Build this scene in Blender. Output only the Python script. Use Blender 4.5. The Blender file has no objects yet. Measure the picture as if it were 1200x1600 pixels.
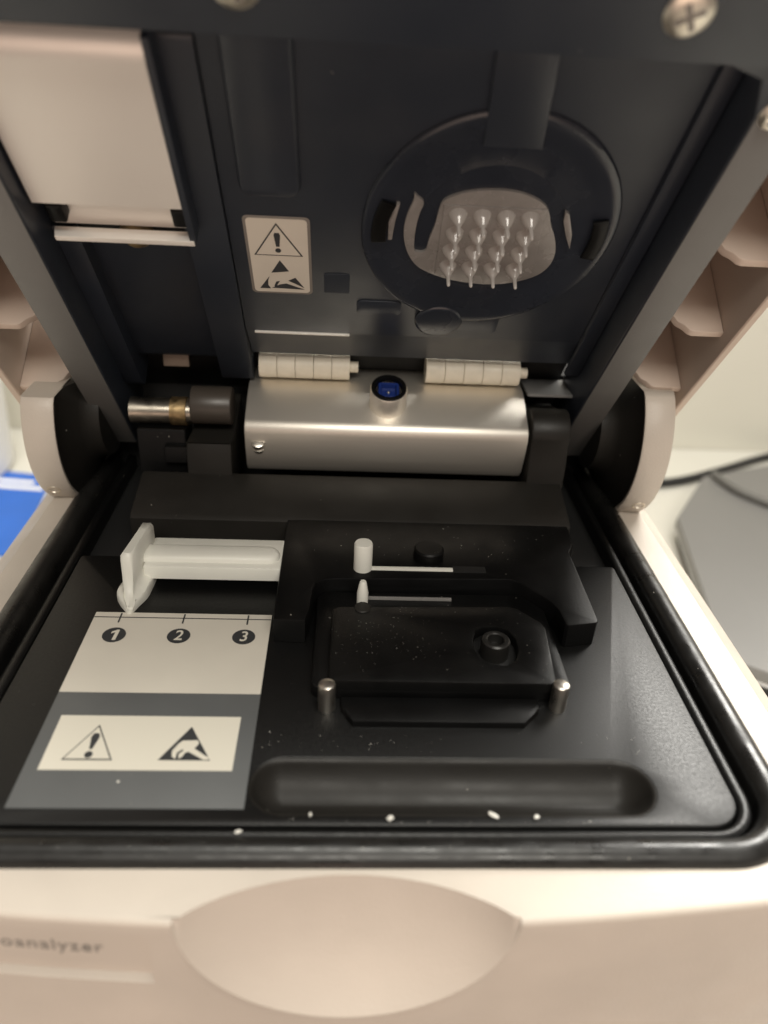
import bpy, bmesh, math, random
from mathutils import Vector, Matrix

SC = bpy.context.scene
COL = SC.collection
random.seed(7)
MM = 0.001
BENCH = -110.0          # bench height in mm below the instrument's deck (deck is z = 0 in mm)

# ------------------------------------------------------------------ camera
def V(x, y, z):
    """millimetres in the deck frame -> metres in the world (bench top at z = 0)"""
    return Vector((x * MM, y * MM, (z - BENCH) * MM))

def pix(p):
    v = Vector(((p[0] - 600) / 1200, -(p[1] - 800) / 1200, -1.0))
    return v.normalized()
_Y = pix((552, 105)); _X = pix((21800, 1330)); _X = (_X - _Y * _X.dot(_Y)).normalized(); _Z = _X.cross(_Y)
cam_data = bpy.data.cameras.new("camera")
cam = bpy.data.objects.new("camera", cam_data)
COL.objects.link(cam)
m = Matrix((_X, _Y, _Z)).to_4x4()
m.translation = V(0, 0, 105)
cam.matrix_world = m
cam_data.sensor_fit = 'VERTICAL'
cam_data.sensor_height = 36
cam_data.lens = 27
cam_data.clip_start = 0.005
cam_data.clip_end = 50
cam_data.dof.use_dof = True
cam_data.dof.focus_distance = 0.172
cam_data.dof.aperture_fstop = 11.0
SC.camera = cam

# ------------------------------------------------------------------ world and lamps (indoors)
w = bpy.data.worlds.new("World"); SC.world = w; w.use_nodes = True
bg = w.node_tree.nodes["Background"]
bg.inputs[0].default_value = (1.0, 0.84, 0.74, 1)
bg.inputs[1].default_value = 0.20

def area(name, loc, target, sx, sy, energy, col, spread=180):
    d = bpy.data.lights.new(name, 'AREA'); d.shape = 'RECTANGLE'
    d.size = sx; d.size_y = sy; d.energy = energy; d.color = col; d.spread = math.radians(spread)
    o = bpy.data.objects.new(name, d); COL.objects.link(o)
    o.location = V(*loc)
    o.rotation_euler = (V(*target) - V(*loc)).to_track_quat('-Z', 'Y').to_euler()
    return o
area("ceiling_lamp", (150, -1150, 1250), (0, 130, 0), 1.1, 0.5, 19, (1.0, 0.95, 0.85))
area("overhead_lamp", (60, 160, 1400), (0, 100, 0), 0.9, 0.35, 19, (1.0, 0.97, 0.88))
area("wall_lamp", (275, 455, 345), (60, 110, 0), 0.32, 0.30, 1.3, (1.0, 0.97, 0.91), 66)
area("room_bounce", (0, -700, -300), (10, 130, 60), 1.0, 0.6, 3.1, (1.0, 0.73, 0.58))

vs = SC.view_settings
vs.view_transform = 'Standard'; vs.look = 'None'; vs.exposure = 0.0; vs.gamma = 1.0
vs.use_curve_mapping = False
SC.cycles.max_bounces = 8
SC.cycles.use_denoising = True

# ------------------------------------------------------------------ frames
A = math.radians(52)
LO = Vector((0, 190, 25)); LS = Vector((0, -math.cos(A), math.sin(A))); LN = Vector((0, -math.sin(A), -math.cos(A)))
def WF(x, y, z): return V(x, y, z)                       # deck frame: x right, y away, z up
def LF(u, s, n):                                         # lid frame: u right, s up the lid, n out of its inner face
    p = LO + Vector((u, 0, 0)) + LS * s + LN * n
    return V(*p)
def RF(u, n, s): return LF(u, s, n)                      # rib frame
def XF(y, z, x): return V(x, y, z)                       # section frame (profile in y-z, extruded along x)

# ------------------------------------------------------------------ materials
def mat(name, color, rough=0.5, metal=0.0, bump=0.0, bscale=2500, rvar=0.0, rscale=120, dust=0.0, dscale=700,
        cvar=0.0, cscale=60, spec=0.5, aniso=None, trans=0.0, coat=0.0, smudge=0.0, bdist=.0002):
    M = bpy.data.materials.new(name); M.use_nodes = True
    nt = M.node_tree; N = nt.nodes; Lk = nt.links
    b = N["Principled BSDF"]
    b.inputs["Base Color"].default_value = (*color, 1); b.inputs["Roughness"].default_value = rough
    b.inputs["Metallic"].default_value = metal; b.inputs["Specular IOR Level"].default_value = spec
    b.inputs["Coat Weight"].default_value = coat
    if trans: b.inputs["Transmission Weight"].default_value = trans
    tc = N.new("ShaderNodeTexCoord")
    def noise(scale, detail=4, vec=None):
        n = N.new("ShaderNodeTexNoise"); n.inputs["Scale"].default_value = scale; n.inputs["Detail"].default_value = detail
        Lk.new(vec or tc.outputs["Object"], n.inputs["Vector"]); return n
    def ramp(sock, lo, hi):
        r = N.new("ShaderNodeMapRange"); r.inputs["From Min"].default_value = lo; r.inputs["From Max"].default_value = hi
        Lk.new(sock, r.inputs["Value"]); return r.outputs["Result"]
    col = None
    if cvar:
        n = noise(cscale); mx = N.new("ShaderNodeMix"); mx.data_type = 'RGBA'
        mx.inputs["A"].default_value = (*[c * (1 - cvar) for c in color], 1)
        mx.inputs["B"].default_value = (*[min(1, c * (1 + cvar)) for c in color], 1)
        Lk.new(ramp(n.outputs["Fac"], .3, .7), mx.inputs["Factor"]); col = mx.outputs["Result"]
    if smudge:
        n = noise(38, 6); mx = N.new("ShaderNodeMix"); mx.data_type = 'RGBA'
        mm_ = N.new("ShaderNodeMath"); mm_.operation = 'MULTIPLY'; mm_.inputs[1].default_value = smudge
        Lk.new(ramp(n.outputs["Fac"], .52, .8), mm_.inputs[0])
        Lk.new(mm_.outputs[0], mx.inputs["Factor"])
        if col: Lk.new(col, mx.inputs["A"])
        else: mx.inputs["A"].default_value = (*color, 1)
        mx.inputs["B"].default_value = (.3, .28, .25, 1); col = mx.outputs["Result"]
    if dust:
        vo = N.new("ShaderNodeTexVoronoi"); vo.inputs["Scale"].default_value = dscale
        Lk.new(tc.outputs["Object"], vo.inputs["Vector"])
        sep = N.new("ShaderNodeSeparateColor"); Lk.new(vo.outputs["Color"], sep.inputs[0])
        n2 = noise(55, 3)
        t = N.new("ShaderNodeMath"); t.operation = 'MULTIPLY'; Lk.new(ramp(n2.outputs["Fac"], .45, .75), t.inputs[0]); t.inputs[1].default_value = dust
        lt = N.new("ShaderNodeMath"); lt.operation = 'LESS_THAN'; Lk.new(sep.outputs[0], lt.inputs[0]); Lk.new(t.outputs[0], lt.inputs[1])
        ds = N.new("ShaderNodeMath"); ds.operation = 'LESS_THAN'; Lk.new(vo.outputs["Distance"], ds.inputs[0])
        sz = N.new("ShaderNodeMath"); sz.operation = 'MULTIPLY'; Lk.new(sep.outputs[1], sz.inputs[0]); sz.inputs[1].default_value = .17
        Lk.new(sz.outputs[0], ds.inputs[1])
        an = N.new("ShaderNodeMath"); an.operation = 'MULTIPLY'; Lk.new(lt.outputs[0], an.inputs[0]); Lk.new(ds.outputs[0], an.inputs[1])
        am = N.new("ShaderNodeMath"); am.operation = 'MULTIPLY'; Lk.new(an.outputs[0], am.inputs[0]); Lk.new(sep.outputs[2], am.inputs[1])
        mx = N.new("ShaderNodeMix"); mx.data_type = 'RGBA'
        Lk.new(am.outputs[0], mx.inputs["Factor"])
        if col: Lk.new(col, mx.inputs["A"])
        else: mx.inputs["A"].default_value = (*color, 1)
        mx.inputs["B"].default_value = (.55, .52, .46, 1); col = mx.outputs["Result"]
    if col: Lk.new(col, b.inputs["Base Color"])
    if rvar:
        n = noise(rscale, 6); mr = N.new("ShaderNodeMapRange")
        mr.inputs["From Min"].default_value = .3; mr.inputs["From Max"].default_value = .7
        mr.inputs["To Min"].default_value = max(.02, rough - rvar); mr.inputs["To Max"].default_value = min(1, rough + rvar)
        Lk.new(n.outputs["Fac"], mr.inputs["Value"]); Lk.new(mr.outputs["Result"], b.inputs["Roughness"])
    vec = None
    if aniso:                                           # brushed metal: noise stretched along one axis
        mp = N.new("ShaderNodeMapping"); mp.inputs["Scale"].default_value = aniso
        Lk.new(tc.outputs["Object"], mp.inputs["Vector"]); vec = mp.outputs["Vector"]
    if bump:
        n = noise(1.0 if aniso else bscale, 3, vec); bp = N.new("ShaderNodeBump")
        bp.inputs["Strength"].default_value = bump; bp.inputs["Distance"].default_value = bdist
        Lk.new(n.outputs["Fac"], bp.inputs["Height"]); Lk.new(bp.outputs["Normal"], b.inputs["Normal"])
    return M

M = {}
M['cream'] = mat("cream_painted_casing", (.565, .505, .44), .45, bump=.35, bscale=2000, rvar=.08, cvar=.06, cscale=45, smudge=.12)
M['cream_in'] = mat("beige_moulded_plastic", (.58, .475, .40), .5, bump=.08, bscale=2200, rvar=.06)
M['deck'] = mat("textured_black_deck", (.003, .003, .003), .42, bump=.5, bscale=2500, bdist=.000035, rvar=.075, rscale=1900, dust=.10, dscale=1000, spec=.38)
M['black'] = mat("black_moulded_plastic", (.0035, .0035, .0036), .40, bump=.12, bscale=2600, rvar=.09, dust=.22, dscale=1000, smudge=.012, spec=.22)
M['black_dusty'] = mat("dusty_black_plastic", (.0035, .0035, .0035), .38, bump=.12, bscale=2600, rvar=.1, dust=.7, dscale=1700, smudge=.02, spec=.22)
M['brown_black'] = mat("warm_black_plastic", (.016, .0145, .0125), .46, bump=.25, bscale=2200, bdist=.00008, rvar=.08, dust=.2, dscale=900, smudge=.025, spec=.3)
M['rubber'] = mat("black_rubber_seal", (.008, .0077, .0073), .36, bump=.25, bscale=420, rvar=.14, rscale=220, dust=.5, dscale=1100, smudge=.05)
M['lid'] = mat("satin_black_lid_plastic", (.025, .031, .043), .38, bump=.10, bscale=2600, rvar=.08, rscale=60, dust=.06, dscale=600, smudge=.05)
M['lid_frame'] = mat("grey_black_lid_frame", (.15, .15, .145), .55, bump=.15, bscale=2600, rvar=.05)
M['ring'] = mat("glossy_black_ring", (.023, .028, .039), .26, rvar=.08, rscale=90, dust=.08, dscale=600, smudge=.02)
M['void'] = mat("matt_black_cavity", (.006, .006, .006), .7)
M['silver'] = mat("matt_silver_plate", (.84, .81, .76), .38, metal=.35, bump=.05, bscale=3000, rvar=.05, rscale=40)
M['alu'] = mat("brushed_aluminium", (.88, .83, .75), .47, metal=.9, bump=.3, aniso=(15, 2600, 2600), bdist=.00005)
M['steel'] = mat("satin_steel", (.72, .68, .61), .33, metal=1, rvar=.06, rscale=400)
M['screw'] = mat("zinc_screw", (.78, .72, .62), .38, metal=1, rvar=.08, rscale=500)
M['brass'] = mat("tarnished_brass", (.36, .26, .14), .5, metal=1, rvar=.15, rscale=700, cvar=.35, cscale=500)
M['white'] = mat("white_plastic", (.80, .79, .72), .42, bump=.04, bscale=1500, rvar=.06, cvar=.03, cscale=90)
M['ivory'] = mat("ivory_roller_plastic", (.76, .70, .58), .45, rvar=.06, cvar=.06, cscale=300)
M['clear'] = mat("milky_clear_plastic", (.25, .24, .23), .25, rvar=.06, rscale=300, cvar=.12, cscale=160)
M['clear'].node_tree.nodes["Principled BSDF"].inputs["Subsurface Weight"].default_value = .3
M['clear'].node_tree.nodes["Principled BSDF"].inputs["Subsurface Radius"].default_value = (.002, .002, .002)
M['pin'] = mat("glassy_electrode_plastic", (.42, .40, .38), .10, rvar=.03, coat=.6)
M['blue_cap'] = mat("blue_plastic_cap", (.012, .03, .16), .28)
M['label_cream'] = mat("cream_label_print", (.68, .64, .56), .5, cvar=.03, cscale=80, dust=.08, dscale=700, smudge=.03)
M['label_grey'] = mat("grey_label_print", (.105, .11, .112), .45, cvar=.05, cscale=90, dust=.10, dscale=700, smudge=.05)
M['label_white'] = mat("ivory_label_print", (.72, .685, .59), .5)
M['ink'] = mat("dark_grey_ink", (.035, .037, .04), .5)
M['text_grey'] = mat("grey_lettering", (.22, .20, .18), .5)
M['bench'] = mat("pale_bench_laminate", (.62, .605, .55), .5, cvar=.05, cscale=9)
M['wall'] = mat("cream_wall_paint", (.72, .70, .62), .8, cvar=.03, cscale=5)
M['grey_case'] = mat("grey_device_case", (.19, .187, .183), .5, cvar=.03, cscale=20)
M['case_shadow'] = mat("device_shadow_base", (.015, .015, .015), .5)
M['cable'] = mat("black_cable_sheath", (.015, .015, .016), .45)
M['line_grey'] = mat("soft_grey_line", (.13, .128, .12), .5)
M['paper_blue'] = mat("blue_printed_card", (.02, .13, .55), .45, cvar=.08, cscale=30)
M['paper_white'] = mat("white_print", (.85, .86, .88), .5)
M['crumb'] = mat("white_crumb", (.78, .76, .70), .7, bump=.5, bscale=3000, cvar=.08, cscale=900)

# ------------------------------------------------------------------ mesh helpers
def finish(name, bm, material, parent=None, angle=38, smooth=True):
    bmesh.ops.remove_doubles(bm, verts=bm.verts[:], dist=1e-7)
    bmesh.ops.recalc_face_normals(bm, faces=bm.faces[:])
    me = bpy.data.meshes.new(name); bm.to_mesh(me); bm.free()
    me.materials.append(material)
    if smooth:
        cap = me.attributes.get("cap")
        for p in me.polygons: p.use_smooth = not (cap and cap.data[p.index].value)
        me.set_sharp_from_angle(angle=math.radians(angle))
    o = bpy.data.objects.new(name, me); COL.objects.link(o)
    if parent: attach(o, parent)
    return o

def attach(o, parent):
    o.parent = parent
    org = Vector(); q = parent
    while q: org += q.location; q = q.parent
    o.location = -org

def roundrect(x0, y0, x1, y1, r, seg=8):
    rs = r if isinstance(r, (list, tuple)) else [r] * 4          # order: (x0,y0) (x1,y0) (x1,y1) (x0,y1)
    out = []
    for (cx, cy, a0), rr in zip(((x0, y0, 180), (x1, y0, 270), (x1, y1, 0), (x0, y1, 90)), rs):
        ccx = cx + (rr if cx == x0 else -rr); ccy = cy + (rr if cy == y0 else -rr)
        n = seg if rr > 1e-6 else 0
        for i in range(n + 1):
            a = math.radians(a0 + (90 * i / n if n else 45))
            out.append((ccx + rr * math.cos(a), ccy + rr * math.sin(a)) if n else (cx, cy))
    return out

def area2(p): return sum(p[i][0] * p[(i + 1) % len(p)][1] - p[(i + 1) % len(p)][0] * p[i][1] for i in range(len(p)))

def offset(pts, d):
    """move a closed outline inwards by d (outwards when negative)"""
    if abs(d) < 1e-9: return list(pts)
    n = len(pts); sgn = 1 if area2(pts) > 0 else -1; out = []
    for i in range(n):
        p0, p1, p2 = Vector(pts[i - 1]), Vector(pts[i]), Vector(pts[(i + 1) % n])
        e1 = (p1 - p0); e2 = (p2 - p1)
        if e1.length < 1e-9: e1 = e2
        if e2.length < 1e-9: e2 = e1
        n1 = Vector((-e1.y, e1.x)).normalized() * sgn; n2 = Vector((-e2.y, e2.x)).normalized() * sgn
        b = n1 + n2; b = b.normalized() if b.length > 1e-6 else n1
        k = max(.35, b.dot(n1)); q = p1 + b * (d / k); out.append((q.x, q.y))
    return out

def prism(bm, outer, rings, frame, holes=(), bottom=True):
    """extruded outline with shaped edges: rings = [(inset, height), ...] from base to top"""
    loops = [(outer, 1)] + [(h, -1) for h in holes]
    lay = bm.faces.layers.int.get("cap") or bm.faces.layers.int.new("cap")
    caps = {0: [], len(rings) - 1: []}
    for pts, sg in loops:
        prev = None
        for k, (ins, h) in enumerate(rings):
            q = offset(pts, ins * sg)
            vs_ = [bm.verts.new(frame(x, y, h)) for x, y in q]
            if prev:
                for i in range(len(vs_)):
                    j = (i + 1) % len(vs_)
                    bm.faces.new((prev[i], prev[j], vs_[j], vs_[i]))
            prev = vs_
            if k in caps: caps[k].append(vs_)
    for k, ls in caps.items():
        if k == 0 and not bottom: continue
        if len(ls) == 1 and len(ls[0]) < 5:
            try: 
                f = bm.faces.new(ls[0]); f[lay] = 1; continue
            except ValueError: pass
        ed = []
        for l in ls:
            for i in range(len(l)):
                e = bm.edges.get((l[i], l[(i + 1) % len(l)])) or bm.edges.new((l[i], l[(i + 1) % len(l)]))
                ed.append(e)
        for g in bmesh.ops.triangle_fill(bm, use_beauty=True, use_dissolve=False, edges=ed)["geom"]:
            if isinstance(g, bmesh.types.BMFace): g[lay] = 1

def edge_rings(h0, h1, b):
    """base to top with a small rounded top edge"""
    return [(0, h0), (0, h1 - b), (b * .3, h1 - b * .3), (b, h1)]

def block(name, outline, h0, h1, material, parent, frame=WF, b=.4, holes=(), angle=38):
    bm = bmesh.new(); prism(bm, outline, edge_rings(h0, h1, b), frame, holes)
    return finish(name, bm, material, parent, angle)

def rect(x0, y0, x1, y1): return [(x0, y0), (x1, y0), (x1, y1), (x0, y1)]

def circle(cx, cy, r, n=40, ry=None): return [(cx + r * math.cos(2 * math.pi * i / n), cy + (ry or r) * math.sin(2 * math.pi * i / n)) for i in range(n)]

def axis_frame(origin, axis):
    """frame with h along axis; origin/axis in deck millimetres"""
    ax = Vector(axis).normalized(); t = Vector((1, 0, 0)) if abs(ax.x) < .9 else Vector((0, 1, 0))
    e1 = (t - ax * t.dot(ax)).normalized(); e2 = ax.cross(e1); o = Vector(origin)
    return lambda a, b_, h: V(*(o + e1 * a + e2 * b_ + ax * h))

def lathe(bm, prof, frame, n=40, a0=0, a1=2 * math.pi, close=True):
    prev = None; full = abs(a1 - a0 - 2 * math.pi) < 1e-6
    cnt = n if full else n + 1
    for r, h in prof:
        if r < 1e-9: cur = [bm.verts.new(frame(0, 0, h))] * cnt
        else: cur = [bm.verts.new(frame(r * math.cos(a0 + (a1 - a0) * i / n), r * math.sin(a0 + (a1 - a0) * i / n), h)) for i in range(cnt)]
        if prev:
            for i in range(n):
                j = (i + 1) % cnt
                vsq = []
                for v in (prev[i], prev[j], cur[j], cur[i]):
                    if v not in vsq: vsq.append(v)
                if len(vsq) > 2: bm.faces.new(vsq)
        prev = cur

def turned(name, prof, frame, material, parent, n=40, angle=38):
    bm = bmesh.new(); lathe(bm, prof, frame, n); return finish(name, bm, material, parent, angle)

def tube(bm, path, r, n=12):
    prev = None
    P = [Vector(p) for p in path]
    for i, p in enumerate(P):
        t = (P[min(i + 1, len(P) - 1)] - P[max(i - 1, 0)]).normalized()
        up = Vector((0, 0, 1)) if abs(t.z) < .9 else Vector((1, 0, 0))
        e1 = t.cross(up).normalized(); e2 = e1.cross(t)
        cur = [bm.verts.new(V(*(p + (e1 * math.cos(2 * math.pi * k / n) + e2 * math.sin(2 * math.pi * k / n)) * r))) for k in range(n)]
        if prev:
            for k in range(n): bm.faces.new((prev[k], prev[(k + 1) % n], cur[(k + 1) % n], cur[k]))
        else: bm.faces.new(cur)
        prev = cur
    bm.faces.new(prev)

def sheet(name, polys, frame, h, material, parent):
    """flat print: thin polygons laid at height h"""
    bm = bmesh.new()
    for p in polys:
        prism(bm, p, [(0, h - .04), (0, h)], frame)
    return finish(name, bm, material, parent, smooth=False)

def text_mesh(name, body, size, place, material, parent, shear=0, space=1.0, bold=.0):
    cu = bpy.data.curves.new(name, 'FONT'); cu.body = body; cu.size = size; cu.align_x = 'CENTER'; cu.align_y = 'CENTER'
    cu.shear = shear; cu.space_character = space; cu.resolution_u = 4; cu.offset = bold
    tmp = bpy.data.objects.new(name, cu); COL.objects.link(tmp)
    dg = bpy.context.evaluated_depsgraph_get(); dg.update()
    me = bpy.data.meshes.new_from_object(tmp.evaluated_get(dg))
    bpy.data.objects.remove(tmp)
    for v in me.vertices: v.co = place(v.co.x, v.co.y)
    me.materials.clear(); me.materials.append(material); me.name = name
    o = bpy.data.objects.new(name, me); COL.objects.link(o); attach(o, parent); return o

def tag(o, label, cat, group=None, kind=None):
    if label: o["label"] = label
    if cat: o["category"] = cat
    if group: o["group"] = group
    if kind: o["kind"] = kind
    return o

# ================================================================== the setting: bench and wall
bm = bmesh.new(); prism(bm, rect(-900, 40, 900, 470), [(0, BENCH - 30), (0, BENCH - 2), (1, BENCH)], WF)
tag(finish("bench", bm, M['bench']), None, None, kind="structure")
bm = bmesh.new(); prism(bm, rect(-900, 470.5, 900, 490), [(0, BENCH - 30), (0, 480)], WF)
tag(finish("wall", bm, M['wall']), None, None, kind="structure")

# ================================================================== the instrument
ROOT = bpy.data.objects.new("lab_instrument", None); COL.objects.link(ROOT)
ROOT.location = V(3, 150, BENCH)
tag(ROOT, "cream benchtop lab analyzer with its black-lined lid propped open over the deck", "lab instrument")

CX = 2.5
def yf(x): return 64.5 + .00088 * (x - CX) ** 2
G_OUT = roundrect(-72.4, 73.6, 77.6, 236, [15, 15, 4, 4], 12)      # outside of the rubber seal

# ---- casing: rim, front face with scooped finger grip and recessed name panel
bm = bmesh.new()
xs = [-78, -72, -66, -60.0, -59.6] + [-56 + 4.2 * i for i in range(8)] + [-26.6, -26.2, -24.5]
xs = [x for x in xs if x <= -24.4]
xs = sorted(set(xs))
NS = 56
scoop = [CX - 24.9 * math.cos(math.pi * i / NS) for i in range(NS + 1)]
xs = [x for x in xs if x < scoop[0] - .5] + scoop + [28.6, 31, 36, 42, 48, 54, 60, 66, 72, 78, 84]
NV = 14
def edge_pts(x):
    t = (x - CX) / 24.9
    y0 = yf(x)
    if abs(t) < 1:
        a = (1 - t * t)
        yt = max(y0 + .9, y0 + 8.2 * a ** .8); zb = min(-.9, -23.6 * math.sqrt(a))
        k = 1.9 * a
    else:
        yt, zb, k = y0 + .9, -.9, 0
    out = []
    for j in range(NV + 1):
        v = j / NV
        y = yt + (y0 - yt) * v; z = zb * v
        bl = 4 * v * (1 - v)
        if k: y += bl * k * .55; z -= bl * k * .9
        else: y -= bl * .16; z += bl * .16
        out.append((y, z))
    return out
cols = []
rows = [0, -3.0, -3.5, -15.0, -15.5, -30, -60, -104, -109.8]
name_rows = (1, 4)
for x in xs:
    ep = edge_pts(x); c = [bm.verts.new(V(x, y, z)) for y, z in ep]
    y0, z0 = ep[-1]
    for r_ in rows[1:]:
        z = z0 + (r_) * ((-109.8 - z0) / -109.8) if z0 < -.95 else r_
        c.append(bm.verts.new(V(x, y0 + (2.0 * (z / -109.8)), z)))
    cols.append(c)
NX0, NX1 = -56 + 0, -26.6
for i in range(len(xs) - 1):
    for j in range(len(cols[0]) - 1):
        rj = j - NV
        if rj in (1, 2, 3) and xs[i] >= -66.01 and xs[i + 1] <= -26.19:
            continue                                                # name panel goes here
        bm.faces.new((cols[i][j], cols[i + 1][j], cols[i + 1][j + 1], cols[i][j + 1]))
# recessed name panel: walls sloping in to a floor 0.8 mm deep
pi = [i for i, x in enumerate(xs) if -66.01 <= x <= -26.19]
def wf_pt(v, dy, dx=0, dz=0): return bm.verts.new(v.co + Vector((dx, dy, dz)) * MM)
top = [cols[i][NV + 1] for i in pi]; bot = [cols[i][NV + 4] for i in pi]
ft = [wf_pt(v, 1.1, (-.4 if k == len(top) - 1 else 0) + (.35 if k == 0 else 0), -.5) for k, v in enumerate(top)]
fb = [wf_pt(v, 1.1, (-.4 if k == len(bot) - 1 else 0) + (.35 if k == 0 else 0), .7) for k, v in enumerate(bot)]
for k in range(len(top) - 1):
    bm.faces.new((top[k], top[k + 1], ft[k + 1], ft[k])); bm.faces.new((ft[k], ft[k + 1], fb[k + 1], fb[k]))
    bm.faces.new((fb[k], fb[k + 1], bot[k + 1], bot[k]))
for k, i in ((0, pi[0]), (-1, pi[-1])):
    bm.faces.new((top[k], ft[k], fb[k], bot[k], cols[i][NV + 3], cols[i][NV + 2]))
# rim top with the opening for the seal
outer = [(cols[i][0].co.x / MM, cols[i][0].co.y / MM) for i in range(len(xs))] + [(84, 238), (-78, 238)]
ov = [cols[i][0] for i in range(len(xs))] + [bm.verts.new(V(84, 238, 0)), bm.verts.new(V(-78, 238, 0))]
hv = [bm.verts.new(V(x, y, 0)) for x, y in G_OUT]
ed = []
for l in (ov, hv):
    for i in range(len(l)):
        ed.append(bm.edges.get((l[i], l[(i + 1) % len(l)])) or bm.edges.new((l[i], l[(i + 1) % len(l)])))
lay = bm.faces.layers.int.new("cap")
for g in bmesh.ops.triangle_fill(bm, use_beauty=True, use_dissolve=False, edges=ed)["geom"]:
    if isinstance(g, bmesh.types.BMFace): g[lay] = 1
hv2 = [bm.verts.new(V(x, y, -6)) for x, y in G_OUT]
for i in range(len(hv)):
    j = (i + 1) % len(hv); bm.faces.new((hv[i], hv[j], hv2[j], hv2[i]))
# sloped shoulders and side walls
for sx, x0, x1 in ((-1, -78, -85), (1, 84, 91)):
    c = cols[0] if sx < 0 else cols[-1]
    f0 = c[0]; b0 = ov[-1] if sx < 0 else ov[-2]
    fr = [bm.verts.new(V(x1, yf(x1) + 3.5, -6)), bm.verts.new(V(x1, yf(x1) + 4, -109.8))]
    bk = [bm.verts.new(V(x1, 238, -6)), bm.verts.new(V(x1, 238, -109.8))]
    bm.faces.new((f0, b0, bk[0], fr[0])); bm.faces.new((fr[0], bk[0], bk[1], fr[1]))
    bm.faces.new(c + [fr[1], fr[0]])
    if sx < 0: lb = bk
    else: rb = bk
bm.faces.new((ov[-2], ov[-1], lb[0], lb[1], rb[1], rb[0]))
body = finish("casing", bm, M['cream'], ROOT, 34)

# name lettering on the recessed panel
text_mesh("name_lettering", "bioanalyzer", 3.7, lambda a, b: V(-42.4 + a * .95, yf(-42.4 + a) + 1.03 + .15, -8.6 + b), M['text_grey'], body, space=1.12, bold=.02)

# ---- rubber seal
bm = bmesh.new()
prev = None
for ins, z in ((0, -4), (.05, .2), (.5, 1.1), (1.4, 1.9), (2.6, 2.2), (3.8, 1.9), (4.7, 1.1), (5.1, .2), (5.3, -.6), (5.6, -4)):
    q = roundrect(-72.4 + ins, 73.6 + ins, 77.6 - ins, 236 - ins, [15 - ins, 15 - ins, 4, 4], 12)
    cur = [bm.verts.new(V(x, y, z)) for x, y in q]
    if prev:
        for i in range(len(cur)): j = (i + 1) % len(cur); bm.faces.new((prev[i], prev[j], cur[j], cur[i]))
    prev = cur
finish("rubber_seal", bm, M['rubber'], ROOT, 60)

# ---- deck border, deck plate with the finger trough, trough lining, rear well
inner = roundrect(-62.7, 81.0, 68.7, 226, [6.3, 6.3, 2, 2], 8)
bm = bmesh.new(); prism(bm, roundrect(-65.2, 79.0, 71.0, 232, [8.5, 8.5, 3, 3], 8), [(0, -5), (0, -.8), (.3, -.2), (.9, 0)], WF, holes=[inner])
finish("deck_border", bm, M['deck'], ROOT, 60)
tr_out = roundrect(-14.3, 83.3, 55.1, 95.2, 5.94, 12)
deck_top = roundrect(-62.35, 81.35, 68.35, 157.5, [6, 6, 1, 1], 8)
bm = bmesh.new()
prism(bm, deck_top, [(0, -5), (0, -.25), (.15, -.06), (.35, 0)], WF, holes=[tr_out])
deck = finish("deck_plate", bm, M['deck'], ROOT, 50)
bm = bmesh.new(); prev = None
for ins, z in ((-1.1, -.05), (-.55, -.08), (-.3, -.18), (-.05, -.45), (.2, -.95), (.7, -1.9), (1.5, -3.1), (2.6, -4.2), (3.9, -4.9), (4.9, -5.2), (5.35, -5.25)):
    q = roundrect(-14.0 + ins, 83.9 + ins, 54.6 - ins, 94.6 - ins, max(5.349 - ins, .005), 12)
    cur = [bm.verts.new(V(x, y, z)) for x, y in q]
    if prev:
        for i in range(len(cur)): j = (i + 1) % len(cur); bm.faces.new((prev[i], prev[j], cur[j], cur[i]))
    prev = cur
bm.faces.new(prev)
finish("finger_trough", bm, M['brown_black'], ROOT, 80)
block("rear_well", rect(-66, 158.5, 71, 234), -9, -4, M['void'], ROOT)
block("deck_underside", rect(-66, 80, 71, 234), -16, -9.2, M['void'], ROOT)
block("rear_housing", roundrect(-70, 213, 75, 237, 3), -3.9, 30, M['void'], ROOT, b=1)

# ---- scale and warning label stuck on the deck
lab = block("scale_label", rect(-52.5, 84.3, -14.6, 135.2), .02, .14, M['label_grey'], ROOT, b=.03)
lab["label"] = "cream and grey deck label with numbers 1 2 3 and two warning signs"
sheet("cream_band", [rect(-52.45, 110.6, -14.65, 135.15)], WF, .19, M['label_cream'], lab)
sheet("warning_panel", [rect(-50.0, 92.0, -17.55, 104.55)], WF, .19, M['label_white'], lab)
sheet("scale_line", [rect(-52.4, 133.3, -14.7, 133.55)], WF, .25, M['ink'], lab)
for i, x in enumerate((-46.9, -33.4, -19.7)):
    sheet("scale_tick", [rect(x - .17, 131.6, x + .17, 134.8)], WF, .27, M['ink'], lab)
    xc = (-46.7, -33.4, -19.9)[i]
    sheet("number_disc", [circle(xc, 127.5, 2.4, 32)], WF, .25, M['ink'], lab)
    if i == 0:
        sheet("number", [[(xc + a * 3.3, 127.45 + b * 3.3) for a, b in ((-.02, -.5), (.20, -.5), (.26, .5), (.10, .5), (-.20, .30), (-.21, .12), (.03, .26))]], WF, .31, M['label_white'], lab)
        continue
    text_mesh("number", "123"[i], 4.3, (lambda xc: lambda a, b: V(xc + a * .86, 127.45 + b * 1.05, .31))(xc), M['label_white'], lab, shear=.08, bold=.05)
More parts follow.
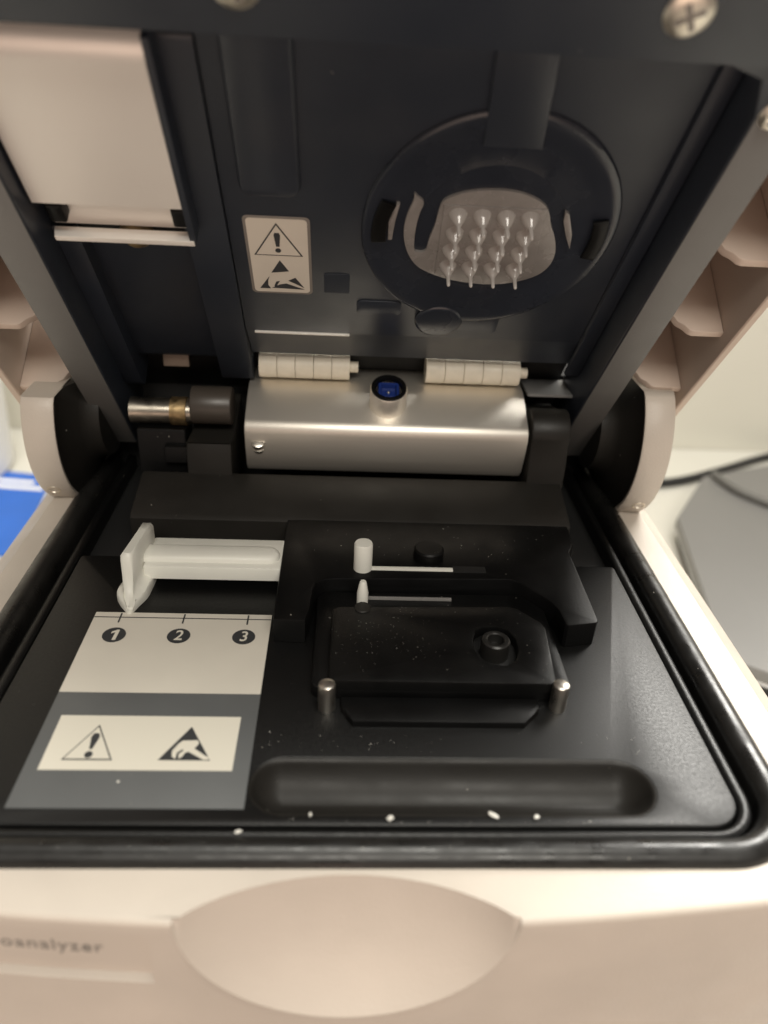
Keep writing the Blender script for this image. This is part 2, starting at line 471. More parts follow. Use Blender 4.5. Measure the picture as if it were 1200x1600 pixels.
# warning triangle and static hand (2-D shapes on a unit triangle: base -1..1, apex at 1.73)
def tri_ring(s=1.0, wdt=.10):
    o = [(-1, 0), (1, 0), (0, 1.73)]; q = offset(o, wdt)
    return [[o[i], o[(i + 1) % 3], q[(i + 1) % 3], q[i]] for i in range(3)]
def bang():
    return [[(-.07, .52), (.07, .52), (.13, 1.12), (.09, 1.24), (-.09, 1.24), (-.13, 1.12)], circle(0, .31, .12, 16)]
STATIC_DARK = [
    [(-.34, 1.14), (.34, 1.0), (.2, 1.3), (0, 1.73)],                                   # top of the triangle
    [(-1, 0), (-.38, 0), (-.5, .14), (-.56, .34), (-.5, .56), (-.42, .72), (-.58, .74)], # lower left
    [(-.18, 0), (1, 0), (.5, .17), (.02, .40), (-.14, .33), (-.22, .18)],                # lower middle
    [(.34, .60), (.56, .76), (1, .03), (.62, .30)]]                                      # lower right
STATIC_EXTRA = [[(-.33, .12), (-.24, .08), (-.27, .34), (-.38, .36)]]
HAND_LIGHT = [
    [(-.62, .62), (-.30, .98), (.30, .90), (.40, .72), (.10, .55), (.92, .06), (.74, .02), (-.02, .40), (-.14, .33), (-.26, .08), (-.40, .03),
     (-.38, .12), (-.28, .36), (-.33, .42), (-.42, .34), (-.48, .10), (-.60, .16), (-.66, .42)]]
def mapped(polys, place): return [[place(a, b) for a, b in p] for p in polys]
pl1 = lambda a, b: (-42.5 + a * 4.3, 94.1 + b * 4.7)
sheet("warning_triangle", mapped([[(-1, 0), (1, 0), (0, 1.73)]], pl1), WF, .25, M['ink'], lab)
sheet("triangle_field", mapped([offset([(-1, 0), (1, 0), (0, 1.73)], .055)], pl1), WF, .30, M['label_white'], lab)
sheet("exclamation_mark", mapped([[(-.06, .50), (.06, .50), (.17, 1.10), (.10, 1.28), (-.10, 1.28), (-.17, 1.10)], circle(0, .24, .16, 16)], lambda a, b: (-42.5 + a * 4.3 + b * .1, 94.1 + b * 4.7)), WF, .35, M['ink'], lab)
pl2 = lambda a, b: (-26.05 + a * 4.45, 94.2 + b * 4.5)
sheet("static_triangle", mapped([[(-1, 0), (1, 0), (0, 1.73)]], pl2), WF, .25, M['ink'], lab)
sheet("static_hand", mapped([[(-.36, .82), (-.22, .98), (.36, 1.0), (.44, .84), (.30, .58), (.96, .10), (.90, .02), (.72, .03), (.10, .42), (-.02, .36), (-.10, .16), (-.22, .06), (-.26, .30), (-.10, .48), (-.16, .54), (-.34, .36), (-.34, .06), (-.50, .16), (-.54, .46)]], pl2), WF, .30, M['label_white'], lab)

# ---- white chip selector lever: arm, raised rib, handle with pointed foot
sel = block("selector_arm", roundrect(-44.5, 145.2, -13.3, 157.6, .6, 4), 2.2, 5.6, M['white'], ROOT, b=.5)
sel["label"] = "white sliding selector arm above the number scale"
bm = bmesh.new(); prism(bm, roundrect(-46.2, 147.0, -13.9, 153.0, [0, 2.95, 2.95, 0], 8), [(0, 5.5), (.2, 6.3), (.7, 6.9), (1.5, 7.2)], WF)
finish("arm_rib", bm, M['white'], sel, 60)
bm = bmesh.new(); prev = None
# sections along y: left x, right x, foot height, wall left/right, wall top
secs = [(156.6, -46.6, -43.2, 2.4, -46.4, -44.2, 9.6), (156.0, -47.0, -42.6, 2.4, -46.9, -44.0, 10.4), (152, -47.6, -42.4, 2.6, -47.0, -44.2, 10.8),
        (146, -48.4, -42.4, 2.6, -47.4, -44.6, 11.2), (141.6, -49.2, -42.6, 2.5, -47.8, -45.0, 11.4), (140.9, -49.3, -42.7, 2.4, -47.7, -45.2, 10.6),
        (140.4, -49.3, -42.8, 2.3, -47.6, -45.3, 7.0), (139.2, -49.0, -43.2, 2.2, -47.4, -45.2, 3.6), (137.4, -47.9, -43.9, 2.0, -47.0, -45.0, 2.3), (134.9, -46.0, -44.7, 1.6, -45.8, -44.9, 1.8), (134.6, -45.8, -44.9, 1.2, -45.6, -45.1, 1.3)]
for y, xl, xr, zf, wl, wr, wt in secs:
    f = .5
    pr = [(xl, .1), (xl, zf - f), (xl + .25, zf), (max(xl + .3, wl - .8), zf + .15), (wl, min(zf + 1.2, wt)), (wl, max(zf, wt - .8)), (wl + .5, wt), (wr - .5, wt), (wr, max(zf, wt - .8)),
          (wr, min(zf + 2.4, wt)), (wr + .5, zf + .6 if wt > zf + 1 else zf), (min(wr + 1.4, xr - .3), zf + .1), (xr - .25, zf), (xr, zf - f), (xr, .1)]
    cur = [bm.verts.new(V(x, y, z)) for x, z in pr]
    if prev:
        for i in range(len(cur)): j = (i + 1) % len(cur); bm.faces.new((prev[i], prev[j], cur[j], cur[i]))
    else: bm.faces.new(cur)
    prev = cur
bm.faces.new(prev)
hd = finish("selector_handle", bm, M['white'], sel, 50)

# ---- chip clamp frame, chip seat
frame_out = [(-13.6, 126.4), (-7.0, 126.2), (-6.3, 130), (-5.8, 137.5), (-5.2, 139.6), (-3.6, 141.0), (-1.6, 141.4), (38.6, 142.6), (40.8, 141.4), (46.2, 134.4), (47.3, 131.4), (47.6, 126.6),
             (48.2, 126.1), (54.4, 127.2), (55.0, 128.0), (55.3, 154.5), (57.3, 158.5), (57.8, 167.6), (40, 168.6), (22, 169.3), (5, 168.8), (-13.6, 166.6)]
clamp = block("chip_clamp_frame", frame_out, .1, 6.0, M['black'], ROOT, b=.45)
bm = bmesh.new(); prism(bm, roundrect(-5.0, 109.9, 45.6, 141.2, [2, 2, 3, 3], 6), edge_rings(.05, 2.6, .5), WF)
seat = finish("chip_seat_base", bm, M['black'], ROOT)
plat = [(-1.6, 110.4), (-.9, 109.5), (41.0, 109.3), (41.9, 110.2), (43.4, 126.0), (42.8, 128.2), (38.6, 132.8), (37.0, 133.5), (-.2, 132.4), (-1.5, 131.3)]
hole_o = [(27.6, 122.5), (27.3, 119.5), (28.2, 116.4), (30.2, 114.8), (33.0, 114.4), (35.2, 116.0), (36.3, 119.0), (36.3, 122.5), (35.2, 125.3), (33.0, 126.5), (30.0, 126.2), (28.4, 124.9)]
bm = bmesh.new(); prism(bm, plat, edge_rings(2.7, 5.0, .35), WF, holes=[hole_o]); finish("chip_plate", bm, M['black_dusty'], ROOT)
block("hole_floor", offset(hole_o, -.5), 2.61, 2.75, M['void'], ROOT, b=.05)
TF = axis_frame((31.7, 120.2, 2.7), (0, 0, 1))
turned("locating_tube", [(0, 1.9), (1.55, 1.9), (1.7, 2.2), (1.7, 3.9), (1.95, 4.1), (2.55, 4.1), (2.85, 3.8), (2.95, 0)], TF, mat("grey_tube_plastic", (.014, .0135, .0125), .35, rvar=.06), ROOT)
bm = bmesh.new(); prism(bm, [(3.0, 102.6), (35.0, 102.6), (38.4, 106.2), (38.8, 109.0), (.6, 109.0), (.9, 106.2)], edge_rings(.05, 1.5, .4), WF); finish("front_tab", bm, M['black'], ROOT)
for x, y in ((-1.9, 107.5), (42.4, 108.2)):
    turned("locating_pin", [(1.62, 0), (1.62, 5.5), (1.5, 5.85), (1.25, 6.0), (0, 6.05)], axis_frame((x, y, 0), (0, 0, 1)), M['steel'], ROOT, 28)
# white posts and their thin bars, dark slots, push button
turned("white_post", [(2.1, 5.9), (2.1, 12.5), (1.9, 12.9), (0, 13.0)], axis_frame((5.1, 145.6, 0), (0, 0, 1)), M['white'], ROOT, 32)
block("white_bar", rect(6.5, 144.9, 25.8, 145.9), 5.9, 6.5, M['white'], ROOT, b=.1)
block("slot", rect(25.9, 144.6, 33.5, 147.2), 5.9, 6.06, M['void'], ROOT, b=.02)
turned("pointed_post", [(1.25, 2.6), (1.25, 6.2), (.75, 8.9), (.55, 9.2), (0, 9.25)], axis_frame((5.0, 136.0, 0), (0, 0, 1)), M['white'], ROOT, 28)
block("thin_rail", rect(6.2, 138.2, 25.0, 138.7), 2.6, 3.3, M['clear'], ROOT, b=.1)
turned("post_collar", [(1.9, 2.6), (1.9, 5.0), (1.7, 5.2), (0, 5.2)], axis_frame((5.0, 132.2, 0), (0, 0, 1)), M['brown_black'], ROOT, 28)
turned("push_button", [(3.5, 5.9), (3.5, 8.4), (3.1, 8.8), (0, 8.8)], axis_frame((20.6, 150.6, 0), (0, 0, 1)), M['black_dusty'], ROOT, 32)

# ---- hinge carrier: sloped ledge, two cheeks
sec = [(166.0, 5.6), (167.2, 6.6), (180.5, 10.4), (182, 10.5), (184, 4), (186, -4), (165.6, -4)]
def extrude_x(name, prof, x0, x1, material, parent, b=.5, angle=38):
    bm = bmesh.new(); prism(bm, prof, [(b, x0), (b * .3, x0 + b * .3), (0, x0 + b), (0, x1 - b), (b * .3, x1 - b * .3), (b, x1)], XF)
    return finish(name, bm, material, parent, angle)
ledge = extrude_x("hinge_ledge", sec, -52.5, 58.6, M['brown_black'], ROOT)
def arc(cy, cz, r, a0, a1, n): return [(cy + r * math.cos(math.radians(a0 + (a1 - a0) * i / n)), cz + r * math.sin(math.radians(a0 + (a1 - a0) * i / n))) for i in range(n + 1)]
cheek = [(181.0, 4), (181.5, 16)] + arc(188, 23, 6, 200, 40, 10) + [(205, 24), (206, 4)]
extrude_x("hinge_cheek", cheek, 49.2, 59.4, M['brown_black'], ROOT)
extrude_x("hinge_cheek", [(y, min(z, 19) if y < 200 else z) for y, z in cheek], -40.6, -29.0, M['brown_black'], ROOT)
extrude_x("hinge_knuckle", arc(191, 26, 5, 0, 360, 24)[:-1], -40.0, -29.4, mat("brown_sleeve_plastic", (.055, .045, .037), .4, rvar=.08, dust=.2, dscale=900, smudge=.05), ROOT)
# aluminium hinge bar
prof = [(186.0, 10.2), (184.6, 12.0), (182.9, 18.0), (182.4, 22.0)] + arc(185.6, 22.6, 3.2, 184, 118, 8) + [(193.0, 30.0), (196, 31.0), (207, 32), (207, 12), (200, 9)]
bar = extrude_x("hinge_bar", prof, -25.6, 48.4, M['alu'], ROOT, b=.35, angle=30)
bar["label"] = "brushed aluminium hinge bar below the open lid"
turned("side_screw", [(0, 0), (1.8, 0), (1.8, 1.0), (1.3, 1.1), (1.3, 1.9), (1.8, 2.0), (1.8, 3.2), (1.4, 3.4), (0, 3.4)], axis_frame((-22.2, 184.6, 17.0), (0, -.55, .83)), M['steel'], bar, 24)
PF = axis_frame((11.3, 190.0, 27.6), (0, -.42, .9))
post = turned("sensor_post", [(4.8, 0), (4.8, 6.6), (4.5, 7.0)], PF, M['alu'], ROOT, 40)
turned("post_rim", [(4.55, 6.8), (4.55, 7.25), (4.2, 7.4), (3.5, 7.35), (3.3, 6.2)], PF, M['black'], post, 40)
bm = bmesh.new(); prism(bm, roundrect(-2.75, -2.6, 2.75, 2.6, .9, 5), [(0, 4.2), (0, 6.3), (.2, 6.5), (.7, 6.4), (1.0, 5.2)], PF); finish("blue_socket", bm, M['blue_cap'], post)
turned("contact", [(.4, 5.0), (.4, 5.6), (.2, 5.8), (0, 5.8)], PF, M['steel'], post, 12)
block("thin_plate", roundrect(49.4, 194.0, 63.0, 206, .5, 4), 30.3, 31.0, M['grey_case'], ROOT, b=.15)
block("spring_clip", roundrect(-48.6, 199.0, -41.6, 200.6, .3, 3), 33.5, 37.0, mat("tan_spring_steel", (.15, .12, .095), .4, metal=.5), ROOT, b=.2)
# ivory rollers in two rows of short segments
for x0, x1 in ((-22.9, 1.2), (21.5, 47.0)):
    axl = bmesh.new(); tube(axl, [(x0 + .5, 198.4, 35.3), (x1 + 2.2, 198.4, 35.3)], 1.5, 16)
    ax_o = finish("roller_axle", axl, M['ivory'], ROOT)
    n = 5; wseg = (x1 - x0) / n
    for k in range(n):
        turned("roller", [(1.2, .04), (3.4, .04), (3.5, .14), (3.5, wseg - .17), (3.4, wseg - .07), (1.2, wseg - .07)], axis_frame((x0 + k * wseg, 198.4, 35.3), (1, 0, 0)), M['ivory'], ax_o, 32)
# steel shaft with brass collar at the left
SF = axis_frame((-56, 191, 24.0), (1, 0, 0))
turned("hinge_shaft", [(0, 0), (3.4, 0), (3.4, 16), (0, 16)], SF, mat("dull_steel", (.42, .38, .32), .34, metal=1, rvar=.1, rscale=300, cvar=.2, cscale=200), ROOT, 32)
turned("brass_collar", [(3.3, 10.4), (3.75, 10.5), (3.75, 14.6), (3.3, 14.7)], SF, M['brass'], ROOT, 32)
block("retaining_clip", roundrect(-47.0, 184.5, -40.5, 188.5, .4), 12.0, 16.5, M['black'], ROOT)
block("shaft_bracket", roundrect(-54.5, 187, -41.5, 196, .6), 8, 20.4, M['black'], ROOT, b=.8)

# ---- round hinge hubs at both ends
for sg, xi, xo in ((1, 76.5, 84.6), (-1, -71.0, -79.2)):
    _hf = axis_frame((0, 200.5, 20.0), (1, 0, 0))
    def HF(a, b, h, _hf=_hf, z0=36.8 if sg > 0 else 31.5):      # hub is cut away where the lid's shell sits on it
        p = _hf(a, b, h); p.z = min(p.z, (z0 - BENCH) * MM); return p
    hub = turned("hinge_hub", [(24.0, xi + sg * .05), (24.7, xi), (25.0, xi + sg * .5), (25.0, xo - sg * 1.0), (24.6, xo - sg * .3), (23.8, xo), (0, xo)], HF, M['cream'], ROOT, 72)
    turned("hub_face", [(24.2, xi + sg * .3), (23.0, xi + sg * .35), (15.0, xi - sg * 2.6), (13.2, xi - sg * 4.2), (12.4, xi - sg * 7.0), (0, xi - sg * 7.2)], HF, M['brown_black'], hub, 64)
    ys, zs = 200.5 - 25 * math.cos(math.radians(37)), 20 - 25 * math.sin(math.radians(37))
    turned("hub_screw", [(1.75, -.4), (1.75, .12), (1.45, .16), (1.3, -.5), (0, -.5)], axis_frame(((xi + xo) / 2 + sg * .6, ys, zs), (0, ys - 200.5, zs - 20)), M['screw'], hub, 24)

# ================================================================== the lid (one part with its pieces)
# frame: two rails and the top flange around the recessed panel
fo = [(-66.6, -20), (-58.6, -20), (-58.6, 99.5), (-56.5, 103.5), (-52, 105), (54, 105), (59.5, 103), (61.6, 97), (61.6, -20), (69.6, -20), (69.6, 140), (-66.6, 140)]
bm = bmesh.new(); prism(bm, fo, [(0, -16), (0, -.5), (.15, -.15), (.5, 0)], LF)
lid = finish("lid", bm, M['lid'], ROOT, 30)
lid["label"] = "raised lid with black inner panel, electrode cartridge and silver plate"
bm = bmesh.new(); prism(bm, [(-66.4, 105.5), (54, 105.3), (69.4, 105.3), (69.4, 139), (-66.4, 139)], [(0, .02), (.05, .12), (.2, .16)], LF)
finish("top_flange", bm, M['lid'], lid, 30)
for u0, u1 in ((-66.5, -59.0), (62.0, 69.5)):
    block("rail_face", [(u0, -19.8), (u1, -19.8), (u1, 97 + (u1 > 0) * 2), (u0, 97)], .02, .2, M['lid_frame'], lid, LF, b=.08)
# recessed main panel with the bevelled lower edge
def panel(name, u0, u1, prof, material, b=.0):
    bm = bmesh.new(); prism(bm, prof, [(0, u0), (0, u1)], lambda s, n, u: LF(u, s, n)); return finish(name, bm, material, lid, 30)
panel("main_panel", -24.2, 61.4, [(106, -10), (22.3, -10), (21.6, -10.3), (9.0, -12.5), (8.2, -13.6), (7.4, -18), (106, -18)], M['lid'])
panel("raised_strip", -32.6, -24.4, [(98.0, -9.2), (97, -8.9), (2, -8.9), (0, -10), (0, -18), (98, -18)], M['lid'])
panel("bay_panel", -58.4, -32.8, [(106, -12), (8, -12), (4, -14), (2, -18), (106, -18)], M['lid'])
panel("bay_ledge", -58.5, -53.8, [(57.0, -8.2), (56.4, -7.8), (0, -7.8), (-3, -9), (-3, -18), (57, -18)], M['lid'])
block("groove_ledge", [(57.6, 9), (59.6, 9), (61.4, 9), (61.4, 104), (59.6, 104), (57.6, 104)], -9.9, -8.6, M['lid'], lid, LF, b=.5)
block("lower_skirt", rect(-58.2, -26, 61.2, 6), -30, -17, M['void'], lid, LF)
# silver plate and its folded lip
bm = bmesh.new()
pf = [(67.2, -9), (67.2, -4.5), (67.5, -4.1), (96.5, -4.0), (98.0, -4.2), (99.4, -4.8), (100.4, -5.8), (101.0, -7.2), (101.2, -9)]
prism(bm, pf, [(0, -57.9), (0, -30.9)], lambda s, n, u: LF(u, s, n)); plate = finish("silver_plate", bm, M['silver'], lid, 40)
plate["label"] = "matt silver metal plate at the lid's left"
bm = bmesh.new(); prism(bm, [(59.0, -12), (59.0, -7.4), (67.0, -7.4), (67.0, -12)], [(0, -57.0), (0, -31.6)], lambda s, n, u: LF(u, s, n)); finish("plate_fold", bm, M['silver'], plate, 40)
block("plate_lip", [(-57.0, -6.4), (-30.2, -6.4), (-30.0, -3.9), (-56.6, -3.9)], 58.0, 59.2, M['silver'], plate, RF, b=.15)
for u in (-56.4, -33.4):
    block("plate_tab", roundrect(u, 62.0, u + 3.2, 66.4, .5, 4), -8.6, -4.6, M['black'], plate, LF)
SFm = lambda u, s, n: axis_frame(LO + Vector((u, 0, 0)) + LS * s + LN * n, LN)
turned("lip_screw", [(0, 2.6), (1.8, 2.2), (3.0, 1.0), (3.3, 0), (3.3, -2)], SFm(-42.4, 55.6, -8.6), M['brass'], plate, 32)
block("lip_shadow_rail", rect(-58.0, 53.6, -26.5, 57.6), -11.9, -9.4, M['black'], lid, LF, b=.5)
block("plate_channel", rect(-30.85, 58, -29.7, 101), -9.5, -4.1, M['lid'], plate, LF, b=.1)
# raised pad, small chips on the panel
bm = bmesh.new(); prism(bm, roundrect(-20.8, 66.5, -9.2, 100.5, [2.4, 2.4, 1, 1], 6), [(0, -9.9), (.3, -8.9), (.8, -8.6)], LF); finish("raised_pad", bm, M['lid'], lid, 50)
block("small_boss", roundrect(-5.2, 37.4, .4, 44.2, .6, 4), -9.98, -9.88, M['lid'], lid, LF, b=.05)
block("thin_edge_strip", roundrect(-22.2, 21.7, .8, 22.3, .2, 3), -10.0, -9.5, M['silver'], lid, LF, b=.1)
# lid warning label
ll = block("lid_label", roundrect(-21.2, 36.8, -7.8, 60.6, 1.1, 5), -9.98, -9.9, M['text_grey'], lid, LF, b=.02)
sheet("label_field", [roundrect(-20.6, 37.4, -8.4, 60.0, .9, 5)], LF, -9.84, M['label_cream'], ll)
pl3 = lambda a, b: (-14.6 + a * 5.1, 49.4 + b * 5.5)
sheet("warning_triangle", mapped([p for p in [[(-1, 0), (1, 0), (0, 1.73)]]], pl3), LF, -9.78, M['ink'], ll)
sheet("triangle_field", mapped([offset([(-1, 0), (1, 0), (0, 1.73)], .055)], pl3), LF, -9.72, M['label_cream'], ll)
sheet("exclamation_mark", mapped(bang(), pl3), LF, -9.66, M['ink'], ll)
pl4 = lambda a, b: (-14.5 + a * 4.9, 38.6 + b * 5.4)
sheet("static_sign", mapped([[(-.42, .98), (.36, 1.10), (0, 1.73)],
                             [(-1, 0), (-.52, 0), (-.62, .22), (-.60, .5), (-.52, .76)],
                             [(-.46, .04), (1, 0), (.2, .34), (-.1, .26), (-.32, .12)],
                             [(-.34, .2), (-.24, .44), (-.08, .48), (-.2, .26), (-.22, .1), (-.34, .06)],
                             [(.30, .52), (.62, .72), (1, .1), (.62, .34)]], pl4), LF, -9.78, M['ink'], ll)
# screws on the flange and rail
def phillips(u, s, n, r, ang):
    sc = turned("cross_screw", [(0, .9), (r * .55, .85), (r * .85, .6), (r, .15), (r, -.5)], SFm(u, s, n), M['screw'], lid, 40)
    ca, sa = math.cos(ang), math.sin(ang)
    w_, l_ = r * .12, r * .6
    cr = [(-w_, -l_), (w_, -l_), (w_, -w_), (l_, -w_), (l_, w_), (w_, w_), (w_, l_), (-w_, l_), (-w_, w_), (-l_, w_), (-l_, -w_), (-w_, -w_)]
    fr = SFm(u, s, n)
    block("cross_recess", [(a * ca - b * sa, a * sa + b * ca) for a, b in cr], .6, .96, M['text_grey'], sc, fr, b=.02)
phillips(44.6, 112.4, .2, 3.4, .5)
phillips(-15.6, 112.6, .2, 3.4, .2)
phillips(64.8, 97.6, 0, 2.7, .9)
# electrode cartridge: ring, grip ridge, knob, milky dish, dark tongues, sixteen electrodes
CU, CSs = 28.0, 58.5
_cf = SFm(CU, CSs + .5, -10)
CF = lambda a, b, h: _cf(a, b * 1.14, h)
turned("cartridge_ring", [(25.6, -1), (25.6, .3), (25.3, .7), (24.7, .85), (23.4, .8), (21.2, .4), (19.6, .2), (15.0, .15), (14.6, -.2), (14.4, -1.0)], CF, M['ring'], lid, 96)
bm = bmesh.new(); prism(bm, [(23.0, 80.5), (33.6, 80.5), (31.4, 104), (21.6, 104)], edge_rings(-9.9, -9.0, .4), LF); finish("cartridge_grip", bm, M['lid'], lid)
turned("lower_knob", [(0, 1.2), (4.6, 1.2), (5.3, 1.05), (5.6, .7), (5.6, 0)], SFm(21.6, 29.5, -10), M['ring'], lid, 40)
block("lower_bracket", roundrect(18.5, 24.8, 36, 34.4, 1.5, 5), -9.98, -9.7, M['lid'], lid, LF, b=.1)
block("side_block", roundrect(2.2, 30.5, 12.5, 35.5, 1.2, 5), -9.98, -9.75, M['lid'], lid, LF, b=.1)
carrier = [(17.6, 67.4), (20.4, 69.2), (23.4, 70.2), (27.4, 70.7), (31.4, 70.4), (34.6, 69.4), (37.4, 67.6), (38.9, 65.4), (39.8, 62.4), (41.9, 58.4), (43.1, 54.1), (42.8, 50.1), (40.8, 46.9), (36.0, 44.4), (31.2, 43.5), (26.2, 43.8), (21.5, 44.8), (17.7, 46.4), (14.7, 48.3), (12.8, 51.2), (11.5, 54.6), (10.8, 59.1), (11.2, 63.5), (12.3, 67.4), (12.0, 69.2), (12.8, 68.1), (14.4, 66.9), (13.6, 64.0), (13.2, 59.3), (13.4, 53.8), (14.0, 52.8), (16.1, 53.0), (16.2, 56.6), (17.0, 60.5), (17.2, 64.4)]
for _ in range(2):
    carrier = [q for a, b in zip(carrier, carrier[1:] + carrier[:1]) for q in ((a[0] * .75 + b[0] * .25, a[1] * .75 + b[1] * .25), (a[0] * .25 + b[0] * .75, a[1] * .25 + b[1] * .75))]
block("electrode_carrier", carrier, -9.95, -9.3, M['clear'], lid, LF, b=.05)
turned("cartridge_floor", [(0, .05), (20, .05), (20, -.5)], CF, M['ring'], lid, 72)
def arcband(cu, cs, r0, r1, a0, a1, n=14, taper=True):
    o = []; i_ = []
    for k in range(n + 1):
        a = math.radians(a0 + (a1 - a0) * k / n); t = math.sin(math.pi * k / n) ** .5 if taper else 1
        mid = (r0 + r1) / 2; h = (r1 - r0) / 2 * max(.18, t)
        o.append((cu + (mid + h) * math.cos(a), cs + (mid + h) * math.sin(a))); i_.append((cu + (mid - h) * math.cos(a), cs + (mid - h) * math.sin(a)))
    return o + i_[::-1]
for pts in ([(9.0, 66.4), (9.6, 66.3), (9.0, 61.7), (8.7, 56.6), (7.9, 56.6), (7.7, 61.6)], [(41.7, 66.4), (42.7, 65.6), (44.7, 60.4), (45.4, 56.2), (43.6, 59.8), (42.0, 63.8)]):
    block("clear_window", pts, -9.7, -8.9, M['clear'], lid, LF, b=.1)
for a0, a1 in ((158, 186), (-12, 16)):
    block("dark_pad", arcband(CU, CSs, 20.6, 23.6, a0, a1, taper=False), -8.9, -8.4, M['black'], lid, LF, b=.2)
bm = bmesh.new(); prism(bm, [(18.6, 46.6), (39.6, 46.6), (38.0, 66.6), (18.0, 66.6)], edge_rings(-9.6, -9.0, .3), LF); finish("electrode_block", bm, M['clear'], lid)
elec = None
for r_ in range(4):
    for c_ in range(4):
        fr = SFm(CU - 6.9 + 4.72 * c_, 64.2 - 4.9 * r_, -9.1)
        if elec is None or True:
            turned("electrode", [(1.9, 0), (1.65, .8), (1.15, 1.8), (.65, 2.6), (.42, 3.1), (.36, 5.2), (.22, 5.4), (0, 5.5)], fr, M['pin'], lid, 16)
# lid shell with side walls and stiffening ribs
for u0, u1 in ((86.6, 88.6), (-84.8, -82.8)):
    bm = bmesh.new(); prism(bm, [(-6, -.2), (132, -.2), (132, -36), (14, -36), (0, -18)], [(.3, u0), (0, u0 + .3), (0, u1 - .3), (.3, u1)], lambda s, n, u: LF(u, s, n)); finish("shell_side", bm, M['cream_in'], lid)
bm = bmesh.new(); prism(bm, rect(-84.6, 13.5, 88.4, 132), [(0, -38), (0, -35)], LF); finish("shell_back", bm, M['cream_in'], lid)
def rib(name, sg, uw, ui, s, nmax):
    d = lambda u: uw + (u - 86.6) * 1.0 if sg > 0 else uw - (u - 86.6) * 1.0
    pts = [(67.5, -35.2), (86.5, -35.2), (86.5, nmax), (79.6, nmax), (78.6, nmax - .4), (77.6, nmax - 1.6), (76.0, nmax - 2.6), (71.5, nmax - 11.5), (67.5, nmax - 15)]
    block(name, [(d(u), n) for u, n in pts], s - .9, s + .9, M['cream_in'], lid, RF, b=.25)
for s, nm in ((12.5, -3.5), (36.0, -4.0), (59.5, -4.5), (83.0, -4.5)): rib("shell_rib", 1, 86.6, 0, s, nm)
for s, nm in ((4.5, -2.0), (27.0, -5.0), (50.0, -6.0), (73, -7)): rib("shell_rib", -1, -82.8, 0, s, nm)

# ================================================================== crumbs lying on the deck
def crumb(x, y, lx, ly, lz, rz, label):
    bm = bmesh.new(); bmesh.ops.create_icosphere(bm, subdivisions=2, radius=1)
    for v in bm.verts:
        k = 1 + random.uniform(-.22, .22)
        p = Vector((v.co.x * lx, v.co.y * ly, v.co.z * lz)) * k
        v.co = Vector((p.x * math.cos(rz) - p.y * math.sin(rz), p.x * math.sin(rz) + p.y * math.cos(rz), max(p.z, -lz * .8))) * MM
    o = finish("white_crumb", bm, M['crumb'], None, 25)
    o.location = V(x, y, lz * .8 + .02)
    tag(o, label, "crumb", "white crumbs on the deck's front edge")
crumb(9.1, 82.5, .62, .5, .4, .3, "round white crumb left of centre below the finger trough")
crumb(26.1, 83.2, .95, .38, .3, -.55, "elongated white crumb below the right half of the finger trough")
crumb(33.2, 82.9, .5, .35, .3, .5, "small white crumb just right of the elongated one")
crumb(-3.8, 83.2, .26, .4, .25, .1, "tiny white crumb under the trough's left end")
crumb(-14.9, 80.0, .6, .32, .2, .2, "greyish speck on the border below the label's right corner")
crumb(-36.0, 89.6, .25, .22, .16, 0, "tiny white speck on the label's grey strip under the warning panel")
crumb(74.0, 85.6, .45, .35, .25, .6, "pale speck on the rubber seal near the right corner")

# fine lint scattered over deck, seal and chip plate (too small to count)
bm = bmesh.new()
def lint(x, y, z, r):
    a = random.uniform(0, 6.28); l = r * random.choice((1, 1, 1.4, 3.5)); c, s_ = math.cos(a), math.sin(a)
    pts = [(-l, -r * .5, 0), (l * .8, -r * .6, 0), (l, r * .4, 0), (-l * .7, r * .6, 0)]
    lo = [bm.verts.new(V(x + p[0] * c - p[1] * s_, y + p[0] * s_ + p[1] * c, z)) for p in pts]
    hi = [bm.verts.new(V(x + (p[0] * c - p[1] * s_) * .6, y + (p[0] * s_ + p[1] * c) * .6, z + r * .7)) for p in pts]
    bm.faces.new(hi)
    for i in range(4): j = (i + 1) % 4; bm.faces.new((lo[i], lo[j], hi[j], hi[i]))
for _ in range(90): lint(random.uniform(-12, 60), random.uniform(96.5, 101.5) if random.random() < .5 else random.uniform(81.9, 82.6), .01, random.choice((.02, .03, .03, .04, .07)))
for _ in range(70): lint(random.uniform(-55, 62), random.uniform(75.6, 76.8), 2.12, random.choice((.025, .035, .06)))
for _ in range(80): lint(random.gauss(8, 7), random.gauss(123, 4), 5.01, random.choice((.02, .03, .045)))
for _ in range(40): lint(random.uniform(-13, 54), random.uniform(150, 165), 6.01, random.choice((.04, .06)))
tag(finish("lint", bm, M['crumb'], None, smooth=False), "fine pale dust and lint scattered over the black deck and seal", "dust", kind="stuff")

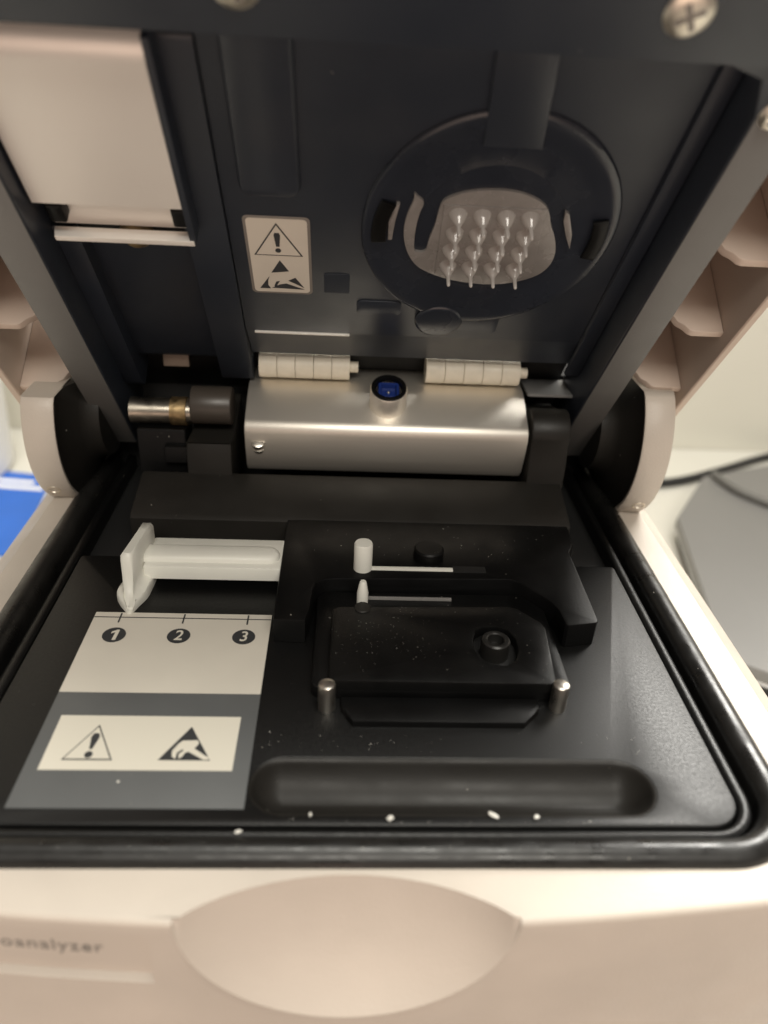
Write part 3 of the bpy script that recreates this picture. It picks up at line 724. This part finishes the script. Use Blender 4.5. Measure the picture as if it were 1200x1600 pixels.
# ================================================================== things around the instrument
# grey flat device on the bench at the right
DV = bpy.data.objects.new("grey_device", None); COL.objects.link(DV); DV.location = V(250, 310, BENCH)
tag(DV, "flat grey device over a base coloured as the shadow beneath it, lying on the bench right of the instrument", "device")
out = [(157.5, 236.0), (330, 120), (450, 300), (268, 420), (214, 399), (180, 350)]
block("cover", out, -101, -95, M['grey_case'], DV, b=1.2)
block("trim", offset(out, .4), -102.6, -101.2, M['paper_white'], DV, b=.4)
block("base", offset(out, 3), BENCH, -102.8, M['case_shadow'], DV, b=1)  # black colour stands in for the shadow beneath the device
# black cable on the bench, grey line over the device
def cable(path, r, material, label):
    P = [Vector(p) for p in path]; sm = []
    for i in range(len(P) - 1):
        p0, p1, p2, p3 = P[max(i - 1, 0)], P[i], P[i + 1], P[min(i + 2, len(P) - 1)]
        for k in range(10):
            t = k / 10; sm.append(.5 * ((2 * p1) + (p2 - p0) * t + (2 * p0 - 5 * p1 + 4 * p2 - p3) * t * t + (3 * p1 - p0 - 3 * p2 + p3) * t ** 3))
    sm.append(P[-1])
    bm = bmesh.new(); tube(bm, sm, r, 12)
    tag(finish("cable", bm, material, None, 60), label, "cable")
cable([(150, 405, BENCH + 3), (201, 413, BENCH + 3), (240, 431, BENCH + 3), (287, 456, BENCH + 3), (330, 459, BENCH + 8), (420, 455, BENCH + 3)], 2.6, M['cable'], "thick black cable running along the bench to the right edge")
cable([(219, 398, -92.6), (228, 372, -92.6), (262, 345, -92.6), (330, 330, -92.6), (420, 320, -92.6)], 2.2, M['line_grey'], "soft grey line running across the flat grey device")  # plain grey tube laid over the device cover
# blue printed card at the left
bm = bmesh.new(); prism(bm, [(-330, 345), (-158, 318), (-168, 402), (-330, 428)], [(0, BENCH + .05), (0, BENCH + 1.4)], WF)
card = finish("blue_card", bm, M['paper_blue'], None)
tag(card, "bright blue printed card with white stripes on the bench at the left edge", "card")
card.location = (0, 0, 0)
for poly in ([(-300, 396), (-168, 384), (-168, 388), (-300, 401)], [(-300, 404), (-175, 391), (-175, 395), (-300, 409)], [(-300, 352), (-186, 344), (-183, 348), (-186, 352), (-300, 361)], [(-300, 414), (-200, 400), (-196, 404), (-300, 424)]):
    sheet("white_stripe", [poly], WF, BENCH + 1.5, M['paper_white'], card)
# white round pot further back
turned_o = turned("white_pot", [(0, 0), (44, 0), (48, 2), (50, 50), (50, 58), (48, 60), (46, 58), (45, 6), (0, 5)], axis_frame((-243, 408, BENCH), (0, 0, 1)), M['paper_white'], None, 48)
tag(turned_o, "white round pot cut by the left edge behind the blue card", "pot")
